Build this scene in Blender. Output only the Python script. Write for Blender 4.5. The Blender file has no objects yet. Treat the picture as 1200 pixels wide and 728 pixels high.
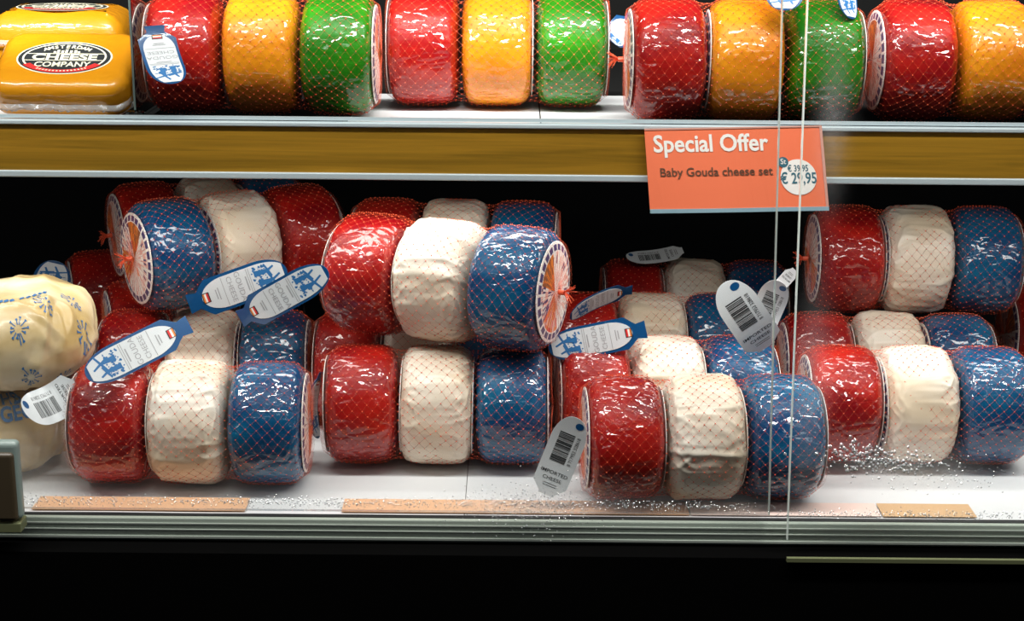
import bpy, bmesh, math, random
from mathutils import Vector, Matrix, Euler, noise
random.seed(7)
SC = bpy.context.scene
COL = SC.collection
R_ = math.radians

# ------------------------------------------------------------------ camera
F = 1900.0
CAM = Vector((0.0, -1.253, 0.507))
CROT = (Matrix.Rotation(R_(90 - 15.6), 3, 'X') @ Matrix.Rotation(R_(0.5), 3, 'Z'))
cd = bpy.data.cameras.new('camera'); cd.sensor_width = 36; cd.lens = 36 * F / 1200; cd.clip_start = 0.01
cam = bpy.data.objects.new('camera', cd); COL.objects.link(cam)
cam.matrix_world = Matrix.Translation(CAM) @ CROT.to_4x4()
SC.camera = cam
# ------------------------------------------------------------------ world, lamps, exposure
w = bpy.data.worlds.new('world'); SC.world = w; w.use_nodes = True
w.node_tree.nodes['Background'].inputs[0].default_value = (0.6, 0.75, 1.0, 1)
w.node_tree.nodes['Background'].inputs[1].default_value = 0.012
SC.view_settings.view_transform = 'Standard'; SC.view_settings.look = 'None'
SC.view_settings.exposure = 0.0; SC.view_settings.gamma = 1.0; SC.view_settings.use_curve_mapping = False

def lamp(name, loc, target, sx, sy, power, color):
    l = bpy.data.lights.new(name, 'AREA'); l.shape = 'RECTANGLE'; l.size = sx; l.size_y = sy
    l.energy = power; l.color = color
    o = bpy.data.objects.new(name, l); COL.objects.link(o); o.location = loc
    d = Vector(target) - Vector(loc)
    o.rotation_euler = d.to_track_quat('-Z', 'Y').to_euler()
    return o
lamp('canopy_tube_lamp', (0.0, -0.27, 0.95), (0.0, 0.05, 0.1), 2.1, 0.05, 48, (1.0, 0.97, 0.93))
lamp('aisle_tube_lamp', (0.0, -0.95, 1.18), (0.0, 0.15, 0.15), 2.2, 0.08, 3.5, (1.0, 0.97, 0.94))
lamp('under_shelf_strip_lamp', (0.0, 0.082, 0.2385), (0.0, 0.115, 0.0), 1.9, 0.02, 1.9, (1.0, 0.96, 0.90))

# ------------------------------------------------------------------ pixel helpers (1200 x 728 frame)
def ray(px, py):
    return CROT @ Vector(((px - 600) / F, -(py - 364) / F, -1.0))
def at_y(px, py, Y):
    d = ray(px, py); return CAM + d * ((Y - CAM.y) / d.y)
def at_z(px, py, Z):
    d = ray(px, py); return CAM + d * ((Z - CAM.z) / d.z)

# ------------------------------------------------------------------ materials
def new_mat(name):
    m = bpy.data.materials.new(name); m.use_nodes = True
    nt = m.node_tree
    return m, nt, nt.nodes['Principled BSDF']
def N(nt, typ, **kw):
    n = nt.nodes.new(typ)
    for k, v in kw.items():
        if k.startswith('i_'): n.inputs[k[2:]].default_value = v
        else: setattr(n, k, v)
    return n
def L(nt, a, b): nt.links.new(a, b)

def plain(name, col, rough=0.5, metal=0.0, coat=0.0, spec=0.5):
    m, nt, b = new_mat(name)
    b.inputs['Base Color'].default_value = (*col, 1); b.inputs['Roughness'].default_value = rough
    b.inputs['Metallic'].default_value = metal; b.inputs['Coat Weight'].default_value = coat
    b.inputs['Specular IOR Level'].default_value = spec
    return m

def coords(nt, scale, rnd=True):
    tc = N(nt, 'ShaderNodeTexCoord'); mp = N(nt, 'ShaderNodeMapping')
    mp.inputs['Scale'].default_value = scale
    L(nt, tc.outputs['Object'], mp.inputs['Vector'])
    if rnd:
        oi = N(nt, 'ShaderNodeObjectInfo'); mu = N(nt, 'ShaderNodeVectorMath', operation='SCALE')
        cx = N(nt, 'ShaderNodeCombineXYZ')
        for s in ('X', 'Y', 'Z'): L(nt, oi.outputs['Random'], cx.inputs[s])
        L(nt, cx.outputs[0], mu.inputs[0]); mu.inputs['Scale'].default_value = 37.0
        ad = N(nt, 'ShaderNodeVectorMath', operation='ADD')
        L(nt, mp.outputs[0], ad.inputs[0]); L(nt, mu.outputs[0], ad.inputs[1])
        return ad.outputs[0]
    return mp.outputs[0]

def film(name, c_dark, c_light, bump=0.62, base_rough=0.42):
    """waxed cheese under loose crinkled cellophane: smooth wax, creased clear coat"""
    m, nt, b = new_mat(name)
    v = coords(nt, (0.62, 1.0, 1.0))
    n0 = N(nt, 'ShaderNodeTexNoise', i_Scale=28.0, i_Detail=3.0); L(nt, v, n0.inputs['Vector'])
    cr = N(nt, 'ShaderNodeValToRGB'); cr.color_ramp.elements[0].position = 0.35; cr.color_ramp.elements[1].position = 0.72
    cr.color_ramp.elements[0].color = (*c_dark, 1); cr.color_ramp.elements[1].color = (*c_light, 1)
    L(nt, n0.outputs['Fac'], cr.inputs[0]); L(nt, cr.outputs[0], b.inputs['Base Color'])
    # creases
    nw = N(nt, 'ShaderNodeTexNoise', i_Scale=45.0, i_Detail=2.0); L(nt, v, nw.inputs['Vector'])
    ma = N(nt, 'ShaderNodeVectorMath', operation='MULTIPLY_ADD')
    L(nt, nw.outputs['Color'], ma.inputs[0]); ma.inputs[1].default_value = (0.018,) * 3; L(nt, v, ma.inputs[2])
    vo = N(nt, 'ShaderNodeTexVoronoi', feature='DISTANCE_TO_EDGE', i_Scale=85.0); L(nt, ma.outputs[0], vo.inputs['Vector'])
    sm = N(nt, 'ShaderNodeMapRange'); sm.inputs['From Max'].default_value = 0.30; L(nt, vo.outputs[0], sm.inputs[0])
    rn = N(nt, 'ShaderNodeTexNoise', noise_type='RIDGED_MULTIFRACTAL', i_Scale=100.0, i_Detail=2.0); L(nt, ma.outputs[0], rn.inputs['Vector'])
    ad = N(nt, 'ShaderNodeMath', operation='MULTIPLY_ADD'); L(nt, rn.outputs['Fac'], ad.inputs[0]); ad.inputs[1].default_value = 0.7
    L(nt, sm.outputs[0], ad.inputs[2])
    bp = N(nt, 'ShaderNodeBump', i_Strength=bump, i_Distance=0.0016); L(nt, ad.outputs[0], bp.inputs['Height'])
    L(nt, bp.outputs[0], b.inputs['Coat Normal'])
    bp2 = N(nt, 'ShaderNodeBump', i_Strength=0.10, i_Distance=0.0016); L(nt, ad.outputs[0], bp2.inputs['Height'])
    L(nt, bp2.outputs[0], b.inputs['Normal'])
    b.inputs['Coat Weight'].default_value = 1.0; b.inputs['Coat Roughness'].default_value = 0.05
    b.inputs['Coat IOR'].default_value = 1.52; b.inputs['Specular IOR Level'].default_value = 0.2
    b.inputs['Roughness'].default_value = base_rough
    return m

def paper(name, c0, c1, bump=0.5, coat=0.25, fold=34.0):
    m, nt, b = new_mat(name)
    v = coords(nt, (0.55, 1.0, 1.0))
    n0 = N(nt, 'ShaderNodeTexNoise', i_Scale=22.0, i_Detail=4.0); L(nt, v, n0.inputs['Vector'])
    cr = N(nt, 'ShaderNodeValToRGB'); cr.color_ramp.elements[0].position = 0.35; cr.color_ramp.elements[1].position = 0.65
    cr.color_ramp.elements[0].color = (*c0, 1); cr.color_ramp.elements[1].color = (*c1, 1)
    L(nt, n0.outputs['Fac'], cr.inputs[0]); L(nt, cr.outputs[0], b.inputs['Base Color'])
    nw = N(nt, 'ShaderNodeTexNoise', i_Scale=25.0, i_Detail=2.0); L(nt, v, nw.inputs['Vector'])
    ma = N(nt, 'ShaderNodeVectorMath', operation='MULTIPLY_ADD')
    L(nt, nw.outputs['Color'], ma.inputs[0]); ma.inputs[1].default_value = (0.03,) * 3; L(nt, v, ma.inputs[2])
    vo = N(nt, 'ShaderNodeTexNoise', noise_type='RIDGED_MULTIFRACTAL', i_Scale=fold, i_Detail=2.5); L(nt, ma.outputs[0], vo.inputs['Vector'])
    sm = N(nt, 'ShaderNodeMapRange'); sm.inputs['From Max'].default_value = 1.0; sm.clamp = False; L(nt, vo.outputs[0], sm.inputs[0])
    bp = N(nt, 'ShaderNodeBump', i_Strength=bump, i_Distance=0.0060); L(nt, sm.outputs[0], bp.inputs['Height'])
    L(nt, bp.outputs[0], b.inputs['Normal']); L(nt, bp.outputs[0], b.inputs['Coat Normal'])
    b.inputs['Roughness'].default_value = 0.45; b.inputs['Coat Weight'].default_value = coat; b.inputs['Coat Roughness'].default_value = 0.2
    return m

def wood(name):
    m, nt, b = new_mat(name)
    v = coords(nt, (2.6, 30.0, 110.0), False)
    n0 = N(nt, 'ShaderNodeTexNoise', i_Scale=1.6, i_Detail=6.0, i_Roughness=0.65, i_Distortion=0.8); L(nt, v, n0.inputs['Vector'])
    cr = N(nt, 'ShaderNodeValToRGB'); cr.color_ramp.elements[0].position = 0.36; cr.color_ramp.elements[1].position = 0.68
    cr.color_ramp.elements[0].color = (0.185, 0.098, 0.007, 1); cr.color_ramp.elements[1].color = (0.34, 0.172, 0.014, 1)
    L(nt, n0.outputs['Fac'], cr.inputs[0]); L(nt, cr.outputs[0], b.inputs['Base Color'])
    b.inputs['Roughness'].default_value = 0.35
    return m

def net_mat(name, alpha):
    m, nt, b = new_mat(name)
    b.inputs['Base Color'].default_value = (0.85, 0.13, 0.055, 1); b.inputs['Roughness'].default_value = 0.35
    b.inputs['Alpha'].default_value = alpha
    return m

def glass_mat(name, fog):
    """clear pane with condensation: object X runs from the pane's inner edge, Z up from its foot"""
    m = bpy.data.materials.new(name); m.use_nodes = True; nt = m.node_tree; nt.nodes.clear()
    out = N(nt, 'ShaderNodeOutputMaterial')
    tr = N(nt, 'ShaderNodeBsdfTransparent'); tr.inputs[0].default_value = (0.985, 0.995, 0.99, 1)
    gl = N(nt, 'ShaderNodeBsdfGlossy'); gl.inputs['Roughness'].default_value = 0.02
    fr = N(nt, 'ShaderNodeFresnel'); fr.inputs[0].default_value = 1.45
    fm = N(nt, 'ShaderNodeMath', operation='MULTIPLY'); fm.inputs[1].default_value = 0.55; L(nt, fr.outputs[0], fm.inputs[0])
    mx = N(nt, 'ShaderNodeMixShader'); L(nt, fm.outputs[0], mx.inputs[0]); L(nt, tr.outputs[0], mx.inputs[1]); L(nt, gl.outputs[0], mx.inputs[2])
    df = N(nt, 'ShaderNodeBsdfDiffuse'); df.inputs[0].default_value = (0.85, 0.9, 0.92, 1)
    tl = N(nt, 'ShaderNodeBsdfTranslucent'); tl.inputs[0].default_value = (0.85, 0.9, 0.92, 1)
    m2 = N(nt, 'ShaderNodeMixShader'); L(nt, df.outputs[0], m2.inputs[1]); L(nt, tl.outputs[0], m2.inputs[2])
    tc = N(nt, 'ShaderNodeTexCoord'); sp = N(nt, 'ShaderNodeSeparateXYZ'); L(nt, tc.outputs['Object'], sp.inputs[0])
    def blob(cx, cz, rx, rz, amt):
        a = N(nt, 'ShaderNodeMath', operation='MULTIPLY_ADD'); L(nt, sp.outputs['X'], a.inputs[0]); a.inputs[1].default_value = 1 / rx; a.inputs[2].default_value = -cx / rx
        c = N(nt, 'ShaderNodeMath', operation='MULTIPLY_ADD'); L(nt, sp.outputs['Z'], c.inputs[0]); c.inputs[1].default_value = 1 / rz; c.inputs[2].default_value = -cz / rz
        a2 = N(nt, 'ShaderNodeMath', operation='MULTIPLY'); L(nt, a.outputs[0], a2.inputs[0]); L(nt, a.outputs[0], a2.inputs[1])
        c2 = N(nt, 'ShaderNodeMath', operation='MULTIPLY_ADD'); L(nt, c.outputs[0], c2.inputs[0]); L(nt, c.outputs[0], c2.inputs[1]); L(nt, a2.outputs[0], c2.inputs[2])
        ng = N(nt, 'ShaderNodeMath', operation='MULTIPLY'); L(nt, c2.outputs[0], ng.inputs[0]); ng.inputs[1].default_value = -1
        ex = N(nt, 'ShaderNodeMath', operation='EXPONENT'); L(nt, ng.outputs[0], ex.inputs[0])
        am = N(nt, 'ShaderNodeMath', operation='MULTIPLY'); L(nt, ex.outputs[0], am.inputs[0]); am.inputs[1].default_value = amt
        return am.outputs[0]
    acc = None
    for f in fog:
        s = blob(*f)
        if acc is None: acc = s
        else:
            p = N(nt, 'ShaderNodeMath', operation='ADD'); L(nt, acc, p.inputs[0]); L(nt, s, p.inputs[1]); acc = p.outputs[0]
    nz = N(nt, 'ShaderNodeTexNoise', i_Scale=260.0, i_Detail=2.0); L(nt, tc.outputs['Object'], nz.inputs['Vector'])
    mr = N(nt, 'ShaderNodeMapRange'); mr.inputs['From Min'].default_value = 0.35; mr.inputs['From Max'].default_value = 0.65; mr.inputs['To Min'].default_value = 0.6
    L(nt, nz.outputs['Fac'], mr.inputs[0])
    fx = N(nt, 'ShaderNodeMath', operation='MULTIPLY', use_clamp=True); L(nt, acc, fx.inputs[0]); L(nt, mr.outputs[0], fx.inputs[1])
    m3 = N(nt, 'ShaderNodeMixShader'); L(nt, fx.outputs[0], m3.inputs[0]); L(nt, mx.outputs[0], m3.inputs[1]); L(nt, m2.outputs[0], m3.inputs[2])
    L(nt, m3.outputs[0], out.inputs[0])
    return m

def clear_mat(name, tint=(0.93, 0.97, 0.96), gloss=0.9, rough=0.05, milk=0.0):
    m = bpy.data.materials.new(name); m.use_nodes = True; nt = m.node_tree; nt.nodes.clear()
    out = N(nt, 'ShaderNodeOutputMaterial'); tr = N(nt, 'ShaderNodeBsdfTransparent'); tr.inputs[0].default_value = (*tint, 1)
    gl = N(nt, 'ShaderNodeBsdfGlossy'); gl.inputs['Roughness'].default_value = rough
    lw = N(nt, 'ShaderNodeFresnel'); lw.inputs[0].default_value = 1.5
    mm = N(nt, 'ShaderNodeMath', operation='MULTIPLY', use_clamp=True); L(nt, lw.outputs[0], mm.inputs[0]); mm.inputs[1].default_value = gloss
    mx = N(nt, 'ShaderNodeMixShader'); L(nt, mm.outputs[0], mx.inputs[0]); L(nt, tr.outputs[0], mx.inputs[1]); L(nt, gl.outputs[0], mx.inputs[2])
    if milk:
        df = N(nt, 'ShaderNodeBsdfDiffuse'); df.inputs[0].default_value = (0.85, 0.9, 0.92, 1)
        m2 = N(nt, 'ShaderNodeMixShader'); m2.inputs[0].default_value = milk; L(nt, mx.outputs[0], m2.inputs[1]); L(nt, df.outputs[0], m2.inputs[2]); mx = m2
    L(nt, mx.outputs[0], out.inputs[0]); return m

M = {
 'red': film('red_wax', (0.19, 0.001, 0.004), (0.45, 0.012, 0.005)),
 'yellow': film('yellow_wax', (0.54, 0.16, 0.004), (0.74, 0.28, 0.008)),
 'green': film('green_wax', (0.006, 0.10, 0.003), (0.022, 0.22, 0.004)),
 'blue': film('blue_wax', (0.0, 0.04, 0.13), (0.0, 0.12, 0.25)),
 'white': paper('white_wax_paper', (0.70, 0.57, 0.42), (0.78, 0.71, 0.62), 0.7),
 'cream': paper('cream_paper', (0.52, 0.36, 0.14), (0.72, 0.60, 0.40), 0.9, 0.4, 22.0),
 'gold': film('golden_cheese', (0.52, 0.20, 0.003), (0.58, 0.24, 0.004), 0.15, 0.45),
 'thread': net_mat('net_thread', 0.23), 'knot': net_mat('net_knot', 1.0),
 'label_white': plain('label_white', (0.80, 0.76, 0.72), 0.4), 'label_blue': plain('label_blue', (0.05, 0.045, 0.14), 0.4),
 'label_orange': plain('label_orange', (0.70, 0.20, 0.03), 0.4), 'label_pink': plain('label_pink', (0.72, 0.42, 0.36), 0.4),
 'label_brown': plain('label_brown', (0.28, 0.10, 0.04), 0.4), 'label_red': plain('label_red', (0.65, 0.05, 0.03), 0.4),
 'tag_blue': plain('tag_blue', (0.003, 0.065, 0.20), 0.3, coat=0.4), 'tag_white': plain('tag_white', (0.64, 0.67, 0.70), 0.35, coat=0.3),
 'print_blue': plain('print_blue', (0.02, 0.14, 0.36), 0.5), 'print_grey': plain('print_grey', (0.33, 0.34, 0.36), 0.5),
 'print_black': plain('print_black', (0.015, 0.018, 0.02), 0.5), 'print_cream': plain('print_cream', (0.72, 0.68, 0.52), 0.5),
 'print_red': plain('print_red', (0.65, 0.02, 0.02), 0.5), 'print_white': plain('print_white', (0.85, 0.82, 0.78), 0.5),
 'print_brown': plain('print_brown', (0.13, 0.06, 0.035), 0.5), 'print_teal': plain('print_teal', (0.04, 0.14, 0.19), 0.5),
 'sign': plain('sign_coral', (0.85, 0.19, 0.09), 0.4), 'sign_edge': plain('sign_holder', (0.25, 0.38, 0.45), 0.3),
 'steel': plain('brushed_steel', (0.52, 0.60, 0.64), 0.35, 0.25), 'wood': wood('golden_wood'),
 'deck': plain('white_deck', (0.72, 0.76, 0.80), 0.4), 'liner': plain('white_liner', (0.70, 0.71, 0.73), 0.5),
 'deckshade': plain('shaded_deck', (0.03, 0.03, 0.032), 0.4),  # deck colour darkened to stand for light falling off towards the back
 'black': plain('black_panel', (0.0012, 0.0012, 0.0012), 0.8, spec=0.0), 'void': plain('black_back', (0.006, 0.006, 0.006), 0.8, spec=0.1),
 'lip': plain('lip_metal', (0.40, 0.46, 0.40), 0.45, 0.1), 'lip_line': plain('lip_line', (0.45, 0.50, 0.45), 0.4, 0.1),
 'peach': plain('peach_reflection', (0.80, 0.45, 0.25), 0.45), 'pinkish': plain('pink_reflection', (0.86, 0.66, 0.60), 0.45), 'tan': plain('tan_reflection', (0.62, 0.40, 0.22), 0.45),
 'olive': plain('olive_trim', (0.09, 0.10, 0.05), 0.35, 0.3), 'bracket': plain('dark_bracket', (0.022, 0.015, 0.006), 0.5),
 'acrylic': clear_mat('acrylic', gloss=3.0), 'wrap': clear_mat('clear_wrap', (0.97, 0.95, 0.88), 3.5, 0.12, 0.22), 'drop': clear_mat('water_drop', (0.95, 0.97, 0.98), 5.0, 0.08, 0.16),
 'edge': plain('glass_edge', (0.55, 0.62, 0.58), 0.15, coat=0.5), 'foggedge': plain('bracket_rim', (0.10, 0.13, 0.12), 0.3),
}

# ------------------------------------------------------------------ mesh helpers
class MB:
    def __init__(s): s.v = []; s.f = []; s.m = []
    def add(s, vs, fs, mi=0):
        o = len(s.v); s.v += [tuple(v) for v in vs]; s.f += [tuple(i + o for i in f) for f in fs]; s.m += [mi] * len(fs)
    def box(s, a, b, mi=0):
        x0, y0, z0 = a; x1, y1, z1 = b
        s.add([(x0,y0,z0),(x1,y0,z0),(x1,y1,z0),(x0,y1,z0),(x0,y0,z1),(x1,y0,z1),(x1,y1,z1),(x0,y1,z1)],
              [(0,3,2,1),(4,5,6,7),(0,1,5,4),(1,2,6,5),(2,3,7,6),(3,0,4,7)], mi)
    def tube(s, pts, r, sides=3, mi=0):
        n = len(pts); vs = []
        for i, p in enumerate(pts):
            t = (pts[min(i+1, n-1)] - pts[max(i-1, 0)]).normalized()
            a = t.cross(Vector((0.31, 0.62, 0.72)));
            if a.length < 1e-4: a = t.cross(Vector((1, 0, 0)))
            a.normalize(); b = t.cross(a)
            for k in range(sides):
                an = 2 * math.pi * k / sides; vs.append(p + (a * math.cos(an) + b * math.sin(an)) * r)
        fs = []
        for i in range(n - 1):
            for k in range(sides):
                k2 = (k + 1) % sides
                fs.append((i*sides+k, i*sides+k2, (i+1)*sides+k2, (i+1)*sides+k))
        s.add(vs, fs, mi)
    def mesh(s, name, mats, smooth=False):
        me = bpy.data.meshes.new(name); me.from_pydata(s.v, [], s.f); me.update()
        for m in mats: me.materials.append(m)
        me.polygons.foreach_set('material_index', s.m)
        if smooth: me.polygons.foreach_set('use_smooth', [True] * len(s.f))
        return me
def obj(name, me, parent=None, loc=None, mat4=None):
    o = bpy.data.objects.new(name, me); COL.objects.link(o)
    if parent is not None: o.parent = parent
    if loc is not None: o.location = loc
    if mat4 is not None: o.matrix_local = mat4
    return o
def tag(o, label, cat, group=None):
    o['label'] = label; o['category'] = cat
    if group: o['group'] = group
    return o
def empty(name, mat4):
    o = bpy.data.objects.new(name, None); o.empty_display_size = 0.02; COL.objects.link(o); o.matrix_world = mat4; return o
def bevelled(mb_or_box, name, mats, w=0.001, seg=2, smooth=True):
    me = mb_or_box.mesh(name, mats); bm = bmesh.new(); bm.from_mesh(me)
    bmesh.ops.bevel(bm, geom=bm.edges[:], offset=w, segments=seg, affect='EDGES', profile=0.5)
    bm.to_mesh(me); bm.free(); me.update()
    if smooth: me.polygons.foreach_set('use_smooth', [False] * len(me.polygons))
    return me
_tc = {}
def text_geo(s, size=1.0, bold=0.0):
    """filled letters as (verts 2D, faces), centred on x, baseline y=0"""
    k = (s, bold)
    if k not in _tc:
        c = bpy.data.curves.new('letters', 'FONT'); c.body = s; c.size = 1.0; c.align_x = 'CENTER'; c.offset = bold; c.resolution_u = 3
        o = bpy.data.objects.new('letters', c); COL.objects.link(o)
        dg = bpy.context.evaluated_depsgraph_get(); dg.update()
        me = bpy.data.meshes.new_from_object(o.evaluated_get(dg))
        bm = bmesh.new(); bm.from_mesh(me); bmesh.ops.triangulate(bm, faces=bm.faces[:])
        bm.verts.ensure_lookup_table()
        _tc[k] = ([(v.co.x, v.co.y) for v in bm.verts], [[v.index for v in f.verts] for f in bm.faces])
        bm.free(); bpy.data.meshes.remove(me); bpy.data.objects.remove(o); bpy.data.curves.remove(c)
    vs, fs = _tc[k]
    return [(x * size, y * size) for x, y in vs], fs

# ------------------------------------------------------------------ cheese, net, labels (shared meshes)
RC, HC, PITCH = 0.0500, 0.0312, 0.0642
def prof(t):
    """t in [-1,1] along half-profile angle -> (x, r)"""
    a = t * math.pi / 2
    ca, sa = math.cos(a), math.sin(a)
    x = HC * math.copysign(abs(sa) ** (2 / 7.0), sa); r = RC * abs(ca) ** (2 / 4.4)
    return x, r * (1 - 0.03 * (x / HC) ** 2)
def cheese_mesh(name, seed, amp, mat, ridge=0.0):
    nu, nv = (84, 240) if ridge > 0.001 else (44, 112)
    vs, fs = [], []
    off = Vector((seed * 13.7, seed * 5.1, seed * 9.3))
    for i in range(nu + 1):
        x, r = prof(-1 + 2 * i / nu)
        for j in range(nv):
            a = 2 * math.pi * j / nv
            p = Vector((x, r * math.cos(a), r * math.sin(a)))
            d = noise.noise(p * 38 + off) * amp
            if ridge:
                q = p * 55 + off; q += Vector((noise.noise(q * .6), noise.noise(q * .6 + Vector((9, 0, 0))), noise.noise(q * .6 + Vector((0, 9, 0))))) * 1.3
                d += (0.5 - abs(noise.noise(q))) ** 3 * ridge * 8
                if ridge > 0.001:      # paper folds: long sharp creases
                    for fq, am, ax in ((22, .0013, (0.45, 1, 1)), (30, .0010, (1.0, 0.6, 1.1)), (52, .0005, (0.5, 1, 1))):
                        g = Vector((p.x * ax[0], p.y * ax[1], p.z * ax[2])) * fq + off * 1.7
                        d += max(0.0, 1 - abs(noise.noise(g)) * 7) * am
            k = min(1.0, r / (0.6 * RC))
            n = Vector((x * 0.6, p.y, p.z)); n = n.normalized() if n.length > 1e-6 else Vector((1, 0, 0))
            vs.append(p + n * d * k)
    for i in range(nu):
        for j in range(nv):
            j2 = (j + 1) % nv
            fs.append((i*nv+j, i*nv+j2, (i+1)*nv+j2, (i+1)*nv+j))
    fs.append(tuple(range(nv - 1, -1, -1))); fs.append(tuple(nu * nv + j for j in range(nv)))
    mb = MB(); mb.add(vs, fs); return mb.mesh(name, [mat], True)
CH = {}
for c in ('red', 'yellow', 'green', 'blue'):
    CH[c] = [cheese_mesh(c + '_cheese', k + len(c), 0.0009, M[c], 0.0007) for k in range(3)]
CH['white'] = [cheese_mesh('white_cheese', k + 21, 0.0008, M['white'], 0.0011) for k in range(3)]

def label_mesh(seed):
    rnd = random.Random(seed); mb = MB(); Rl = 0.0415; n = 96
    rings = [0.0, 0.22, 0.40, 0.56, 0.72, 0.80, 0.825, 0.945, 1.0]
    xo = lambda q: 0.0 - 0.0012 * max(0, q - 0.85) / 0.15
    vs = [(xo(q), q * Rl * math.cos(2*math.pi*j/n), q * Rl * math.sin(2*math.pi*j/n)) for q in rings for j in range(n)]
    nr = len(rings)
    for i in range(nr - 1):
        for j in range(n):
            j2 = (j + 1) % n; ang = j / n
            if i == 7 or i == 5: mi = 0
            elif i == 6: mi = 1 if j % 4 else 0
            else:
                if ang < 0.30: mi = rnd.choice([0, 3, 3, 0, 1 if i == 3 else 0])
                elif ang < 0.46: mi = rnd.choice([2, 4, 2, 4 if i > 1 else 5])
                elif ang < 0.62: mi = rnd.choice([0, 3, 1, 0, 3])
                elif ang < 0.80: mi = rnd.choice([3, 2, 5, 2])
                else: mi = rnd.choice([0, 0, 3, 2 if i < 2 else 0])
            f = (i*n+j, i*n+j2, (i+1)*n+j2, (i+1)*n+j)
            mb.add([vs[q] for q in f], [(0, 1, 2, 3)], mi)
    # back sheet
    bv = [(-0.0005 + v[0], v[1], v[2]) for v in vs[-n:]]
    mb.add(bv, [tuple(range(n - 1, -1, -1))], 0)
    mb.add(vs[-n:] + bv, [(j, n + j, n + (j+1) % n, (j+1) % n) for j in range(n)], 0)
    me = mb.mesh('end_label', [M['label_white'], M['label_blue'], M['label_orange'], M['label_pink'], M['label_brown'], M['label_red']])
    bm = bmesh.new(); bm.from_mesh(me); bmesh.ops.remove_doubles(bm, verts=bm.verts[:], dist=1e-7); bm.to_mesh(me); bm.free()
    return me
LAB = [label_mesh(s) for s in (1, 2, 3)]

def net_r(x):
    """net radius over the three cheeses"""
    best = 0
    for c in (-PITCH, 0, PITCH):
        u = abs(x - c) / HC
        if u < 1: best = max(best, RC * (1 - u ** 7.0) ** (1 / 4.4) * (1 - 0.03 * u * u) + 0.0013)
    ax = abs(x)
    if ax < PITCH + HC * 0.8: best = max(best, 0.0465)      # spans the gaps
    return best
def net_mesh(seed):
    mb = MB(); NS = 34; off = Vector((seed * 3.3, seed * 7.7, 0))
    xe = PITCH + HC
    path = [(-xe - 0.0042, 0.0025, 0), (-xe - 0.0030, 0.012, 0.2), (-xe - 0.0024, 0.026, 0.5), (-xe - 0.0018, 0.0415, 0.8)]
    adv = 1.0; lo = -xe + 0.0045
    nb = 42
    for i in range(nb + 1):
        x = lo + (2 * -lo) * i / nb
        path.append((x, net_r(x), adv)); adv += 0.5
    path += [(-p[0], p[1], adv + (0.3 if k == 0 else 0.3 + 0.25 * k)) for k, p in enumerate(path[3::-1])]
    def pt(p, th):
        x, r, a = p
        q = Vector((x * 30, math.cos(th) * 1.8, math.sin(th) * 1.8)) + off
        j = noise.noise(q) * 0.10; k = noise.noise(q + Vector((5, 5, 5))) * 0.0022
        edge = min(1, max(0, (xe - abs(x)) / 0.02))
        lift = abs(noise.noise(q * 0.7 + Vector((2, 8, 1)))) * 0.0005 * edge
        th += j * edge
        return Vector((x + k * edge, (r + lift) * math.cos(th), (r + lift) * math.sin(th)))
    dl = 2 * math.pi / NS
    for s in (1, -1):
        for k in range(NS):
            mb.tube([pt(p, dl * (k + s * p[2])) for p in path], 0.00015, 3, 0)
    oct_f = [(0,2,4),(2,1,4),(1,3,4),(3,0,4),(2,0,5),(1,2,5),(3,1,5),(0,3,5)]
    for p in path[4:-4]:
        for k in range(NS):
            c = pt(p, dl * (k + p[2])); r = 0.00062
            # strands +a and -a meet where 2a is whole: every half step
            mb.add([c + Vector(d) * r for d in ((1,0,0),(-1,0,0),(0,1,0),(0,-1,0),(0,0,1),(0,0,-1))], oct_f, 1)
    return mb.mesh('net', [M['thread'], M['knot']])
NET = [net_mesh(s) for s in (1, 2)]
def tuft_mesh(seed):
    rnd = random.Random(seed); mb = MB()
    mb.tube([Vector((0, 0, 0)), Vector((0.003, 0, 0)), Vector((0.005, 0, 0))], 0.0022, 8, 0)
    for k in range(26):
        a = rnd.uniform(0, 6.28); sp = rnd.uniform(0.002, 0.009); ln = rnd.uniform(0.007, 0.014)
        mb.tube([Vector((0.003, 0, 0)), Vector((0.003 + ln * .5, sp * .4 * math.cos(a), sp * .4 * math.sin(a))),
                 Vector((0.003 + ln * .8, sp * math.cos(a), sp * math.sin(a) - 0.002))], 0.0003, 3, 0)
    return mb.mesh('net_tuft', [M['knot']])
TUFT = [tuft_mesh(s) for s in (1, 2)]

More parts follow.
